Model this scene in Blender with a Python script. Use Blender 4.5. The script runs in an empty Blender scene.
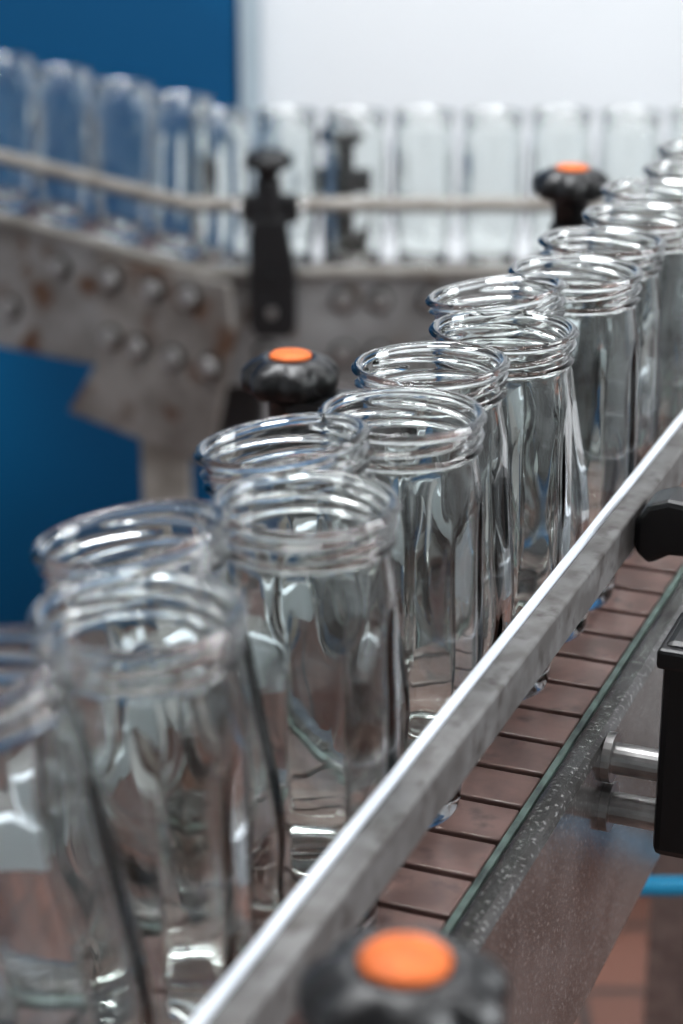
import bpy, bmesh, math
from mathutils import Matrix, Vector
from math import sin, cos, pi, radians, exp

scene = bpy.context.scene
try:
    scene.view_settings.view_transform = 'Standard'
except Exception:
    pass
BELT_Z = 1.05
CAM_Z = BELT_Z + .448
YAW = radians(21.9)
MF = Matrix.Translation((0, 0, BELT_Z)) @ Matrix.Rotation(-YAW, 4, 'Z')

# ------------------------------------------------------------------ materials
def new_mat(name):
    m = bpy.data.materials.new(name)
    m.use_nodes = True
    nt = m.node_tree
    return m, nt, nt.nodes["Principled BSDF"]

def plain(name, col, rough=0.5, metal=0.0, var=0.0, scale=30, bump=0.0, col2=None, det=6, contrast=(0.35, 0.65), spec=.5, dist=.002):
    m, nt, b = new_mat(name)
    b.inputs['Roughness'].default_value = rough
    b.inputs['Metallic'].default_value = metal
    b.inputs['Specular IOR Level'].default_value = spec
    tc = nt.nodes.new('ShaderNodeTexCoord')
    n = nt.nodes.new('ShaderNodeTexNoise')
    n.inputs['Scale'].default_value = scale
    n.inputs['Detail'].default_value = det
    nt.links.new(tc.outputs['Object'], n.inputs['Vector'])
    r = nt.nodes.new('ShaderNodeValToRGB')
    r.color_ramp.elements[0].position = contrast[0]
    r.color_ramp.elements[1].position = contrast[1]
    c2 = col2 if col2 else tuple(max(0, c * (1 - var)) for c in col)
    r.color_ramp.elements[0].color = (*c2, 1)
    r.color_ramp.elements[1].color = (*col, 1)
    nt.links.new(n.outputs['Fac'], r.inputs['Fac'])
    nt.links.new(r.outputs['Color'], b.inputs['Base Color'])
    if bump:
        bp = nt.nodes.new('ShaderNodeBump')
        bp.inputs['Strength'].default_value = bump
        bp.inputs['Distance'].default_value = dist
        nt.links.new(n.outputs['Fac'], bp.inputs['Height'])
        nt.links.new(bp.outputs['Normal'], b.inputs['Normal'])
    return m

def grimy(name, base, dark, rust, rough=.42, metal=.5, s1=9, s2=26, lo=.56, hi=.68, det=5):
    """scuffed metal with grime and rust patches (two noise layers)"""
    m = plain(name, base, rough, metal, col2=dark, scale=s1, bump=.08, contrast=(.38, .62))
    nt = m.node_tree; b = nt.nodes["Principled BSDF"]
    ramp = [n for n in nt.nodes if n.type == 'VALTORGB'][0]
    tc = [n for n in nt.nodes if n.type == 'TEX_COORD'][0]
    n2 = nt.nodes.new('ShaderNodeTexNoise'); n2.inputs['Scale'].default_value = s2; n2.inputs['Detail'].default_value = det
    nt.links.new(tc.outputs['Object'], n2.inputs['Vector'])
    r2 = nt.nodes.new('ShaderNodeValToRGB')
    r2.color_ramp.elements[0].position = lo; r2.color_ramp.elements[1].position = hi
    r2.color_ramp.elements[0].color = (0, 0, 0, 1); r2.color_ramp.elements[1].color = (1, 1, 1, 1)
    nt.links.new(n2.outputs['Fac'], r2.inputs['Fac'])
    mx = nt.nodes.new('ShaderNodeMix'); mx.data_type = 'RGBA'
    nt.links.new(r2.outputs['Color'], mx.inputs[0])
    nt.links.new(ramp.outputs['Color'], mx.inputs[6])
    mx.inputs[7].default_value = (*rust, 1)
    nt.links.new(mx.outputs[2], b.inputs['Base Color'])
    return m

M_GLASS, nt, b = new_mat("clear_glass")
b.inputs['Base Color'].default_value = (0.975, 0.998, 0.985, 1)
b.inputs['Roughness'].default_value = 0.0
b.inputs['IOR'].default_value = 1.52
b.inputs['Transmission Weight'].default_value = 1.0

M_WHITE = plain("white_painted_wall", (0.70, 0.715, 0.735), 0.7, var=0.06, scale=1.5, det=2)
M_BLUE = plain("blue_paint", (0.000, 0.135, 0.33), 0.6, col2=(.000, .055, .145), scale=.9, det=0, contrast=(.40, .60), spec=.2)
M_CEIL = plain("ceiling_paint", (0.6, 0.6, 0.6), 0.8, var=0.05, scale=2)
M_TRIM = plain("grey_trim", (0.34, 0.41, 0.46), 0.5, var=0.1, scale=10)
M_STEEL = plain("brushed_steel", (0.42, 0.41, 0.40), 0.32, 0.9, var=0.35, scale=60, bump=0.1)
M_CAB = plain("pale_grey_cabinet_paint", (0.66, 0.67, 0.68), 0.5, 0.0, var=0.12, scale=6)
M_RAILSTEEL = grimy("worn_rail_steel", (0.17, 0.167, 0.165), (.10, .094, .090), (.05, .042, .038), rough=.55, metal=.5, s1=60, s2=90, lo=.55, hi=.75)
M_FRAME = grimy("speckled_side_frame", (0.17, 0.163, 0.16), (.10, .094, .090), (.45, .44, .43), rough=.24, metal=.7, s1=30, s2=420, lo=.58, hi=.68, det=2)
M_BOLT = plain("zinc_bolt", (0.42, 0.41, 0.40), 0.3, 0.85, var=0.4, scale=80)
M_STAND = plain("zinc_standoff", (0.45, 0.44, 0.43), 0.3, 0.8, var=0.4, scale=80)
M_RUST = grimy("rusty_plate", (0.29, 0.285, 0.28), (.15, .137, .127), (.10, .048, .025), lo=.53, hi=.66)
M_JOINT = grimy("rusty_joint_plate", (0.27, 0.255, 0.24), (.145, .128, .116), (.10, .048, .025), s1=14, s2=20, lo=.53, hi=.66)
M_GREYPLATE = grimy("stained_grey_plate", (0.31, 0.31, 0.31), (.19, .186, .183), (.12, .09, .07))
M_BEIGE = plain("beige_wear_strip", (0.30, 0.285, 0.26), 0.5, 0.2, col2=(0.17, 0.15, 0.13), scale=25)
M_BLACK = plain("black_nylon", (0.005, 0.005, 0.006), 0.36, 0.0, var=0.4, scale=80, bump=0.05)
M_ORANGE = plain("orange_cap_plastic", (0.80, 0.17, 0.03), 0.6, var=0.35, scale=90, spec=.3)
M_PLWHITE = plain("white_polyethylene", (0.78, 0.83, 0.90), 0.5, var=0.08, scale=40)
M_BELT = grimy("belt_slat_plastic", (0.205, 0.122, 0.105), (.13, .076, .065), (.04, .024, .021), rough=.34, metal=0, s1=45, s2=60, lo=.58, hi=.75)
M_UNDER = plain("belt_underside", (0.008, 0.006, 0.006), 0.6, var=0.3, scale=30)
M_GREEN = plain("green_wear_strip", (0.16, 0.23, 0.20), 0.45, col2=(.04, .055, .05), scale=60)
M_PIPE = plain("blue_pipe_plastic", (0.01, 0.27, 0.50), 0.35, var=0.1, scale=20)

M_FLOOR, nt, b = new_mat("terracotta_floor_tiles")
tc = nt.nodes.new('ShaderNodeTexCoord')
br = nt.nodes.new('ShaderNodeTexBrick')
br.offset = 0.0
br.inputs['Scale'].default_value = 1.0
br.inputs['Brick Width'].default_value = 0.15
br.inputs['Row Height'].default_value = 0.15
br.inputs['Mortar Size'].default_value = 0.008
br.inputs['Color1'].default_value = (0.17, 0.072, 0.050, 1)
br.inputs['Color2'].default_value = (0.11, 0.055, 0.042, 1)
br.inputs['Mortar'].default_value = (0.04, 0.03, 0.027, 1)
nt.links.new(tc.outputs['Object'], br.inputs['Vector'])
nt.links.new(br.outputs['Color'], b.inputs['Base Color'])
b.inputs['Roughness'].default_value = 0.45

M_LAMP, nt, b = new_mat("lamp_diffuser")
b.inputs['Emission Color'].default_value = (.96, .98, 1, 1)
b.inputs['Emission Strength'].default_value = 28
b.inputs['Base Color'].default_value = (.9, .9, .9, 1)

# ------------------------------------------------------------------ helpers
def link(ob, parent=None, mw=None):
    scene.collection.objects.link(ob)
    if parent:
        ob.parent = parent
    if mw is not None:
        if parent:
            ob.matrix_local = mw
        else:
            ob.matrix_world = mw
    return ob

def mesh_obj(name, verts, faces, mat, parent=None, mw=None, smooth=False, bevel=0):
    me = bpy.data.meshes.new(name)
    me.from_pydata(verts, [], faces)
    me.validate()
    bm = bmesh.new(); bm.from_mesh(me)
    bmesh.ops.recalc_face_normals(bm, faces=bm.faces)
    bm.to_mesh(me); bm.free()
    if smooth:
        for p in me.polygons: p.use_smooth = True
    me.materials.append(mat)
    ob = bpy.data.objects.new(name, me)
    link(ob, parent, mw)
    if bevel:
        md = ob.modifiers.new('bev', 'BEVEL'); md.width = bevel; md.segments = 2; md.limit_method = 'ANGLE'
    return ob

BF = [(0, 1, 2, 3), (4, 7, 6, 5), (0, 4, 5, 1), (1, 5, 6, 2), (2, 6, 7, 3), (3, 7, 4, 0)]
def boxv(x0, x1, y0, y1, z0, z1):
    return [(x0, y0, z0), (x1, y0, z0), (x1, y1, z0), (x0, y1, z0), (x0, y0, z1), (x1, y0, z1), (x1, y1, z1), (x0, y1, z1)]
def box(name, x0, x1, y0, y1, z0, z1, mat, parent=None, mw=None, bevel=0):
    return mesh_obj(name, boxv(x0, x1, y0, y1, z0, z1), BF, mat, parent, mw, bevel=bevel)
def boxes(name, lst, mat, parent=None, mw=None, bevel=0):
    v = []; f = []
    for bx in lst:
        o = len(v); v += boxv(*bx); f += [tuple(i + o for i in q) for q in BF]
    return mesh_obj(name, v, f, mat, parent, mw, bevel=bevel)

def cyl(name, p0, p1, r, mat, parent=None, seg=24, r2=None, bevel=0):
    p0 = Vector(p0); p1 = Vector(p1); d = (p1 - p0); L = d.length
    q = d.to_track_quat('Z', 'Y').to_matrix().to_4x4()
    M = Matrix.Translation(p0) @ q
    r2 = r if r2 is None else r2
    v = []; f = []
    for k, (rr, z) in enumerate(((r, 0), (r2, L))):
        for i in range(seg):
            a = 2 * pi * i / seg
            v.append(M @ Vector((rr * cos(a), rr * sin(a), z)))
    for i in range(seg):
        j = (i + 1) % seg
        f.append((i, j, seg + j, seg + i))
    f.append(tuple(range(seg))[::-1]); f.append(tuple(range(seg, 2 * seg)))
    return mesh_obj(name, [tuple(x) for x in v], f, mat, parent, bevel=bevel)

def prism(name, pts, d0, d1, mat, parent=None, mw=None, bevel=0):
    n = len(pts)
    v = [(p[0], d0, p[1]) for p in pts] + [(p[0], d1, p[1]) for p in pts]
    f = [tuple(range(n)), tuple(range(2 * n - 1, n - 1, -1))]
    for i in range(n):
        j = (i + 1) % n
        f.append((i, i + n, j + n, j))
    return mesh_obj(name, v, f, mat, parent, mw, bevel=bevel)

def lathe(name, prof, mat, parent=None, mw=None, seg=64, radial=None, cap=True, smooth=True):
    v = []; f = []
    for k, (r, z) in enumerate(prof):
        for i in range(seg):
            a = 2 * pi * i / seg
            rr = radial(r, z, a, k) if radial else r
            v.append((rr * cos(a), rr * sin(a), z))
    n = len(prof)
    for k in range(n - 1):
        for i in range(seg):
            j = (i + 1) % seg
            f.append((k * seg + i, k * seg + j, (k + 1) * seg + j, (k + 1) * seg + i))
    if cap:
        f.append(tuple(range(seg))[::-1]); f.append(tuple(range((n - 1) * seg, n * seg)))
    return mesh_obj(name, v, f, mat, parent, mw, smooth=smooth)

def empty(name, mw=None):
    e = bpy.data.objects.new(name, None)
    e.empty_display_size = 0.05
    scene.collection.objects.link(e)
    if mw is not None: e.matrix_world = mw
    return e

# ------------------------------------------------------------------ jar mesh
H = 0.183
def sm(a, b, x):
    t = max(0, min(1, (x - a) / (b - a))); return t * t * (3 - 2 * t)
OUT = [(0, .0232), (.0012, .0254), (.004, .0269), (.010, .0277), (.028, .0289), (.042, .0303), (.056, .0334), (.066, .0349), (.078, .0354), (.094, .0351), (.112, .0345), (.132, .0341), (.148, .0336), (.156, .0326), (.163, .0316), (.170, .0313), (.183, .0320)]
def interp(tab, z):
    if z <= tab[0][0]: return tab[0][1]
    if z >= tab[-1][0]: return tab[-1][1]
    for i in range(len(tab) - 1):
        if z <= tab[i + 1][0]:
            z0, r0 = tab[i]; z1, r1 = tab[i + 1]
            def sl(k):
                if k <= 0 or k >= len(tab) - 1: return 0
                return (tab[k + 1][1] - tab[k - 1][1]) / (tab[k + 1][0] - tab[k - 1][0])
            h = z1 - z0; t = (z - z0) / h
            m0 = sl(i) * h; m1 = sl(i + 1) * h
            if i == 0: m0 = (r1 - r0)
            return (2*t**3-3*t*t+1)*r0 + (t**3-2*t*t+t)*m0 + (-2*t**3+3*t*t)*r1 + (t**3-t*t)*m1
def flute(a, z):
    w = sm(.018, .060, z) * (1 - sm(.130, .154, z))
    return w * .0020 * (abs(cos(5 * a)) ** .7 - .80)
def adist(a, b):
    d = (a - b) % (2 * pi)
    return min(d, 2 * pi - d)
def outer_r(z, a):
    r = interp(OUT, z)
    r += flute(a, z)
    r += .0022 * exp(-((z - (H - .0145)) / .0010) ** 2)      # collar
    r += .0032 * exp(-((z - (H - .0016)) / .0014) ** 2)      # lip
    # mould seams
    wz = sm(.006, .012, z) * (1 - sm(.158, .164, z))
    for s in (.35, .35 + pi):
        r += wz * .00035 * exp(-(adist(a, s) / .035) ** 2)
    for s in range(3):
        ph = (a / (2 * pi) * 3 - s) % 3
        if ph < 1.35:
            zt = H - .0112 + .0062 * ph / 1.35
            fade = sm(0, .12, ph) * (1 - sm(1.23, 1.35, ph))
            r += .0026 * fade * exp(-((z - zt) / .0008) ** 2)
    return r
SEG = 176
zs = [0, .0006, .0012, .0025, .004, .007, .010, .015, .020, .026]
z = .032
while z < .160: zs.append(z); z += .0045
z = .163
while z < .1665: zs.append(z); z += .0012
z = .1668
while z < H - .0001: zs.append(z); z += .00045
rings = [('c', 0.012, 0.0012), ('c', 0.0218, 0.0012)]
for z in zs: rings.append(('o', None, z))
rings += [('c', .0338, H + .0001), ('c', .0325, H + .0003), ('c', .0311, H - .0001), ('c', .0303, H - .0012)]
for z in [.178, .172, .165, .158, .152]: rings.append(('i', .0021, z))
z = .146
while z > .022: rings.append(('i', .0022, z)); z -= .0055
rings += [('i', .0030, .017), ('c', .0222, .0115), ('c', .017, .0085), ('c', .008, .0072)]
V = []; F = []
for kind, r0, z in rings:
    for i in range(SEG):
        a = 2 * pi * i / SEG
        if kind == 'c': r = r0
        elif kind == 'o': r = outer_r(z, a)
        else:
            r = interp(OUT, z) - r0 + .25 * flute(a, z)
            w = sm(.02, .04, z) * (1 - sm(.11, .14, z))
            r += w * (.00022 * cos(2 * a - z * 50) + .00018 * sin(3 * a + z * 90))
        V.append((r * cos(a), r * sin(a), z))
nr = len(rings)
for k in range(nr - 1):
    for i in range(SEG):
        j = (i + 1) % SEG
        F.append((k * SEG + i, k * SEG + j, (k + 1) * SEG + j, (k + 1) * SEG + i))
V.append((0, 0, .0014)); V.append((0, 0, .0068))
c0 = len(V) - 2; c1 = len(V) - 1
for i in range(SEG):
    j = (i + 1) % SEG
    F.append((c0, j, i)); F.append((c1, (nr - 1) * SEG + i, (nr - 1) * SEG + j))
jm = bpy.data.meshes.new("glass_jar")
jm.from_pydata(V, [], F); jm.validate()
bm = bmesh.new(); bm.from_mesh(jm); bmesh.ops.recalc_face_normals(bm, faces=bm.faces); bm.to_mesh(jm); bm.free()
for p in jm.polygons: p.use_smooth = True
jm.materials.append(M_GLASS)

def jar(M, x, y, z=0.0, lean=0.0, lean_dir=(0, 0), spin=0.0):
    ob = bpy.data.objects.new("glass_jar", jm)
    scene.collection.objects.link(ob)
    R = Matrix.Identity(4)
    dz = 0.0004
    if lean:
        d = Vector((lean_dir[0], lean_dir[1], 0)).normalized()
        axis = Vector((0, 0, 1)).cross(d)
        R = Matrix.Rotation(radians(lean), 4, axis)
        dz += 0.0254 * sin(radians(lean))
    ob.matrix_world = M @ Matrix.Translation((x, y, z + dz)) @ R @ Matrix.Rotation(spin, 4, 'Z')
    return ob

for i, (x, y) in enumerate([(-.288, .543), (-.277, .654), (-.281, .766), (-.281, .902), (-.280, 1.021),
                            (-.285, 1.091), (-.280, 1.161), (-.288, 1.231), (-.280, 1.301), (-.288, 1.371), (-.280, 1.441), (-.288, 1.511), (-.280, 1.581)]):
    jar(MF, x, y, spin=i * 0.83)
for i, (x, y, ln) in enumerate([(-.279, .480, 12), (-.289, .600, 10), (-.283, .7115, 9), (-.285, .834, 2.5), (-.277, .960, 8.5)]):
    jar(MF, x, y, lean=ln, lean_dir=(-1, 0), spin=i * 1.31 + .4)

# ------------------------------------------------------------------ front conveyor
fc = empty("conveyor", MF)
Y0, Y1 = -0.35, 1.70
slats = []
y = Y0
while y < Y1:
    slats.append((-.353, -.2305, y, y + .0285, -.005, 0.0)); y += .0325
boxes("belt_slats", slats, M_BELT, fc, bevel=.0010)
box("belt_bed", -.352, -.232, Y0, Y1, -.03, -.0055, M_UNDER, fc)
box("wear_strip_right", -.2297, -.2262, Y0, Y1, -.02, .001, M_GREEN, fc, bevel=.0006)
box("wear_strip_left", -.3585, -.3545, Y0, Y1, -.02, .001, M_GREEN, fc, bevel=.0006)
box("side_frame_right", -.2258, -.212, Y0, Y1, -.136, .003, M_FRAME, fc, bevel=.004)
box("side_frame_left", -.373, -.359, Y0, Y1, -.136, .003, M_FRAME, fc, bevel=.004)
boxes("cross_members", [(-.359, -.225, yy, yy + .03, -.12, -.09) for yy in (-.2, .45, 1.3)], M_STEEL, fc)
boxes("legs", [(xx, xx + .04, yy, yy + .04, -BELT_Z, -.10) for xx in (-.357, -.268) for yy in (-.25, 1.64)], M_STEEL, fc, bevel=.003)

gr = empty("guide_rail", MF)
box("wear_face", -.2392, -.2356, Y0, Y1, .0650, .0862, M_PLWHITE, gr, bevel=.0008)
box("steel_bar", -.2354, -.2240, Y0, Y1, .0640, .0842, M_RAILSTEEL, gr, bevel=.0012)
gr2 = empty("guide_rail", MF)
box("wear_face", -.3570, -.3534, Y0, Y1, .0650, .0862, M_PLWHITE, gr2, bevel=.0008)
box("steel_bar", -.3686, -.3572, Y0, Y1, .0650, .0842, M_RAILSTEEL, gr2, bevel=.0012)

# ------------------------------------------------------------------ knobs / brackets
def knob(parent, x, y, z, cap=True, s=1.0, spin=0.0):
    def rad(r, zz, a, k):
        w = 1.0 if r > .019 * s else 0.0
        c = cos(7 * (a + spin))
        return r * (1 + w * (.075 * (1 - (1 - c) ** 2 * .5) - .03))
    P = [(.010, -.046), (.0125, -.045), (.0130, -.028), (.0165, -.0245), (.0240, -.022), (.0268, -.019), (.0275, -.0135), (.0266, -.0090),
         (.0225, -.0050), (.0170, -.0020), (.0132, -.0012), (.0126, -.0022), (.001, -.0022)]
    P = [(r * s, q * s) for r, q in P]
    M = Matrix.Translation((x, y, z))
    lathe("knob_grip", P, M_BLACK, parent, M, seg=84, radial=rad)
    if cap:
        lathe("knob_cap", [(.0118 * s, -.0022 * s), (.0121 * s, -.0006 * s), (.0113 * s, .0002 * s), (.002, .0005 * s)], M_ORANGE, parent, M, seg=48)

def bracket(y, s, rail_x, kx, kz, frame_x, spin=0.0, by=None):
    e = empty("rail_clamp_bracket", MF)
    by = y if by is None else by
    knob(e, kx, y, kz, spin=spin)
    h = kz - .046
    cyl("clamp_head", (kx, y, .058), (kx, y, h + .004), .0150, M_BLACK, e, bevel=.002)
    arm = [(kx, .066), (kx, .090), (rail_x + s * .016, .093), (rail_x + s * .005, .089), (rail_x + s * .0005, .080), (rail_x + s * .0005, .064), (rail_x + s * .008, .058), (rail_x + s * .018, .064)]
    prism("rail_arm", arm, y - .013, y + .013, M_BLACK, e, bevel=.003)
    bx0, bx1 = sorted((kx - s * .021, kx + s * .012))
    box("upright_block", bx0, bx1, by - .020, by + .020, -.047, .062, M_BLACK, e, bevel=.004)
    box("block_flange", bx0 - .002, bx1 + .002, by - .024, by + .024, .050, .060, M_BLACK, e, bevel=.002)
    if by != y:
        box("link_bar", kx - .006, kx + .010, min(by, y), max(by, y), .052, .066, M_BLACK, e, bevel=.002)
    for zz in (-.008, -.034):
        cyl("standoff", (frame_x, by - .004, zz), (kx, by - .004, zz), .0075, M_STAND, e, bevel=.001)
        cyl("washer", (frame_x, by - .004, zz), (frame_x + s * .004, by - .004, zz), .012, M_STAND, e)
    return e
bracket(.440, 1, -.2240, -.159, .147, -.212, .2)
bracket(.955, 1, -.2240, -.164, .140, -.212, 0, by=.866)
bracket(1.42, 1, -.2240, -.164, .140, -.212, .3)
bracket(1.047, -1, -.3686, -.452, .112, -.373, .1)
bracket(1.476, -1, -.3686, -.411, .142, -.373, .4)
bracket(.56, -1, -.3686, -.450, .110, -.373, .4)

# ------------------------------------------------------------------ background conveyor
BZ = .908
JY = 2.33
FY = 2.275
ex = empty("conveyor")
CX = -.157
box("belt_right", CX, 1.5, 2.292, 2.375, BZ - .012, BZ, M_BELT, ex)
box("side_plate", CX, 1.5, FY, FY + .014, .789, BZ + .012, M_GREYPLATE, ex, bevel=.002)
box("side_plate_rear", CX, 1.5, 2.378, 2.392, .789, BZ, M_GREYPLATE, ex, bevel=.002)
box("top_ledge", CX + .005, 1.5, FY - .010, FY + .016, BZ + .012, BZ + .019, M_BEIGE, ex, bevel=.001)
ang = math.atan2(.15, .244)
slope = .098
dirv = Vector((-cos(ang), sin(ang), slope)).normalized()
yv = Vector((sin(ang), cos(ang), 0)).normalized()
ML = Matrix.Identity(4)
for i in range(3):
    ML[i][0] = dirv[i]; ML[i][1] = yv[i]; ML[i][2] = (0, 0, 1)[i]; ML[i][3] = (CX, FY, 0)[i]
def lpoly(name, pts, y0, y1, mat, bevel=.0015):
    n = len(pts)
    v = [tuple(ML @ Vector((p[0], y0, p[1]))) for p in pts] + [tuple(ML @ Vector((p[0], y1, p[1]))) for p in pts]
    f = [tuple(range(n)), tuple(range(2 * n - 1, n - 1, -1))] + [(i, i + n, (i + 1) % n + n, (i + 1) % n) for i in range(n)]
    return mesh_obj(name, v, f, mat, ex, bevel=bevel)
LL = .85
lpoly("belt_left", [(.01, BZ - .012), (LL, BZ - .012), (LL, BZ), (.01, BZ)], .017, .105, M_BELT)
lpoly("side_plate_left", [(-.004, .789), (LL, .789 - slope * LL * .95), (LL, BZ + .012), (-.004, BZ + .012)], 0, .014, M_RUST)
lpoly("side_plate_left_rear", [(.05, .789), (LL, .789 - slope * LL * .95), (LL, BZ), (.05, BZ)], .108, .122, M_RUST)
lpoly("top_ledge_left", [(-.006, BZ + .012), (LL, BZ + .012), (LL, BZ + .019), (-.006, BZ + .019)], -.010, .016, M_BEIGE)
pc = [(CX, 2.292), (CX, 2.375), (-.11, 2.375)]
q1 = ML @ Vector((.03, .105, 0)); q2 = ML @ Vector((.012, .017, 0))
pcs = pc + [(q1.x, q1.y), (q2.x, q2.y)]
zt, zb = BZ - .001, BZ - .010
mesh_obj("corner_plate", [(a, b_, zb) for a, b_ in pcs] + [(a, b_, zt) for a, b_ in pcs],
         [(0, 1, 2, 3, 4), (5, 9, 8, 7, 6), (0, 5, 6, 1), (1, 6, 7, 2), (2, 7, 8, 3), (3, 8, 9, 4), (4, 9, 5, 0)], M_BEIGE, ex)
lpoly("joint_plate", [(.135, .915), (-.045, .922), (-.052, .87), (-.013, .700), (.190, .712), (.140, .79)], -.014, -.002, M_JOINT, .0025)
def lbolt(t, z, r=.0115, y=-.014):
    z = z - slope * t * .9
    cyl("bolt", ML @ Vector((t, y, z)), ML @ Vector((t, y - .011, z)), r, M_BOLT, ex, seg=14, bevel=.003)
    cyl("bolt_washer", ML @ Vector((t, y, z)), ML @ Vector((t, y - .002, z)), r * 1.3, M_UNDER, ex, seg=18)
for t, z in [(.115, .902), (.055, .898), (.005, .896), (.118, .832), (.08, .826), (.03, .822), (-.02, .820)]:
    lbolt(t, z)
for t, z in [(.20, .90), (.28, .84), (.36, .91)]:
    lbolt(t, z, y=0)
for xx in (-.085, .002, .042, .10, .16, .26, .36, .5):
    for z in (.890, .828):
        cyl("bolt", (xx, FY, z), (xx, FY - .010, z), .0115, M_BOLT, ex, seg=14, bevel=.003)
        cyl("bolt_washer", (xx, FY, z), (xx, FY - .002, z), .015, M_UNDER, ex, seg=18)
boxes("legs", [(-.237, -.180, 2.33, 2.37, 0, .80), (.95, 1.01, 2.30, 2.36, 0, .80)], M_BEIGE, ex, bevel=.003)
pL = ML @ Vector((.75, .06, 0))
box("leg_left", pL.x - .03, pL.x + .03, pL.y - .03, pL.y + .03, 0, .84, M_BEIGE, ex, bevel=.003)
box("drive_housing", -.165, -.09, 2.30, 2.38, .70, .80, M_BLACK, ex, bevel=.01)

cab = empty("added_pale_cabinet")  # added cabinet, pale to lighten what shows through the front jars
box("body", -.12, 1.35, 2.50, 2.95, .06, .80, M_CAB, cab, bevel=.006)
box("plinth", -.10, 1.33, 2.52, 2.93, 0, .06, M_UNDER, cab)
boxes("door_panels", [(-.10, .60, 2.492, 2.50, .09, .78), (.615, 1.33, 2.492, 2.50, .09, .78)], M_CAB, cab, bevel=.003)
boxes("door_handles", [(.56, .575, 2.475, 2.492, .42, .54), (.64, .655, 2.475, 2.492, .42, .54)], M_BLACK, cab, bevel=.003)

def lp(t, y, z): return ML @ Vector((t, y, z))
g3 = empty("guide_rail")
zr = BZ + .088
cu = bpy.data.curves.new("rail_tube", 'CURVE'); cu.dimensions = '3D'; cu.bevel_depth = .0088; cu.bevel_resolution = 4
P = [tuple(lp(LL, -.002, zr)), tuple(lp(.06, -.002, zr)), (CX - .01, 2.281, zr + .0015), (CX + .04, 2.281, zr + .001), (1.5, 2.281, zr + .003)]
sp = cu.splines.new('POLY'); sp.points.add(len(P) - 1)
for q, p in zip(sp.points, P): q.co = (*p, 1)
cu.materials.append(M_BEIGE)
link(bpy.data.objects.new("rail_tube", cu), g3)

def back_bracket(x, y, low=.854):
    e = empty("rail_clamp_bracket")
    knob(e, x, y, 1.064, cap=False, s=.95)
    cyl("clamp_head", (x, y, .99), (x, y, 1.03), .015, M_BLACK, e, bevel=.002)
    box("rail_clamp", x - .030, x + .034, y - .010, y + .010, .982, 1.014, M_BLACK, e, bevel=.005)
    cyl("cross_pin", (x - .036, y, .998), (x + .040, y, .998), .006, M_BOLT, e)
    prism("upright_block", [(x - .022, low + .012), (x - .014, low), (x + .022, low), (x + .030, low + .012), (x + .030, .93), (x + .020, .99), (x - .018, .99), (x - .022, .97)], y - .014, y + .004, M_BLACK, e, bevel=.004)
    cyl("block_bolt", (x + .003, y - .013, low + .03), (x + .003, y - .020, low + .03), .006, M_BOLT, e)
    cyl("block_bolt", (x + .003, y - .013, low + .07), (x + .003, y - .020, low + .07), .007, M_BLACK, e)
back_bracket(-.080, 2.258)
back_bracket(.0, 2.405)
back_bracket(.62, 2.258)

I4 = Matrix.Identity(4)
for i in range(15):
    jar(I4, -.137 + .0765 * i, JY + (.003 if i % 2 else -.002), BZ, spin=i * .9)
for i, t in enumerate([.075, .158, .245, .33, .415, .50, .585]):
    p = lp(t, .06, BZ)
    jar(I4, p.x, p.y, p.z + .003, spin=i * .7, lean=2.5, lean_dir=(1, 0))

pp = empty("water_pipe")
cyl("pipe_run", (.12, 1.22, .768), (1.3, 1.22, .768), .0068, M_PIPE, pp)
cyl("pipe_drop", (1.3, 1.22, .774), (1.3, 1.22, 0), .0068, M_PIPE, pp)
cyl("pipe_drop_left", (.12, 1.22, .774), (.12, 1.22, 0), .0068, M_PIPE, pp)

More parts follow.
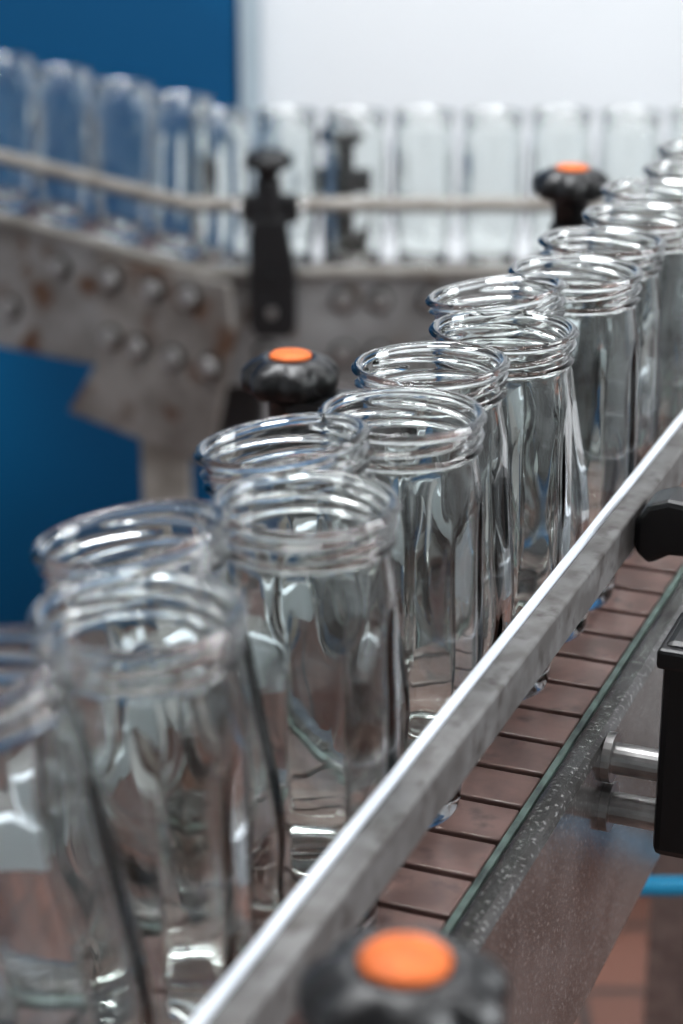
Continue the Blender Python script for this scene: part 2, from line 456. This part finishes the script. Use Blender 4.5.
# ------------------------------------------------------------------ room
box("floor", -2.6, 4, -3, 3.3, -.05, 0, M_FLOOR)
box("wall_back", -2.6, 4, 3.30, 3.4, 0, 3.0, M_WHITE)
box("wall_left", -2.7, -2.6, -3, 3.30, 0, 3.0, M_WHITE)
box("ceiling", -2.7, 4, -3, 3.4, 3.0, 3.1, M_CEIL)
box("door_1", -2.5, -.157, 3.22, 3.295, 0.0, 2.6, M_BLUE, bevel=.004)
box("trim_1", -.155, -.125, 3.21, 3.298, 0, 2.6, M_TRIM, bevel=.003)

for k, (lx, ly) in enumerate([(-.9, 1.2), (.6, 2.0), (1.2, .4)]):
    e = empty("ceiling_lamp")
    box("housing", lx - .65, lx + .65, ly - .1, ly + .1, 2.92, 3.0, M_TRIM, e, bevel=.01)
    box("diffuser", lx - .62, lx + .62, ly - .075, ly + .075, 2.905, 2.92, M_LAMP, e)

def area(name, loc, target, sx, sy, power, col=(1, 1, 1)):
    l = bpy.data.lights.new(name, 'AREA'); l.shape = 'RECTANGLE'; l.size = sx; l.size_y = sy; l.energy = power; l.color = col
    o = bpy.data.objects.new(name, l); scene.collection.objects.link(o)
    o.location = loc
    o.rotation_euler = (Vector(target) - Vector(loc)).to_track_quat('-Z', 'Y').to_euler()
area("window_light", (2.6, .9, 2.1), (.2, 1.4, 1.0), 1.3, 1.1, 76, (.93, .97, 1))
area("ceiling_light", (-.2, 1.6, 2.88), (-.1, 1.6, 0), 1.4, .45, 36, (.96, .98, 1))

w = bpy.data.worlds.new("world"); scene.world = w; w.use_nodes = True
bg = w.node_tree.nodes['Background']
bg.inputs['Color'].default_value = (.90, .96, 1, 1)
bg.inputs['Strength'].default_value = 0.5

# ------------------------------------------------------------------ camera
cd = bpy.data.cameras.new("camera")
cd.sensor_fit = 'VERTICAL'; cd.sensor_height = 36; cd.lens = 2090 / 1024 * 36
cd.clip_start = .01
cd.dof.use_dof = True; cd.dof.focus_distance = .95; cd.dof.aperture_fstop = 6.2
co = bpy.data.objects.new("camera", cd); scene.collection.objects.link(co)
co.location = (0, 0, CAM_Z); co.rotation_euler = (radians(90 - 20.75), 0, 0)
scene.camera = co
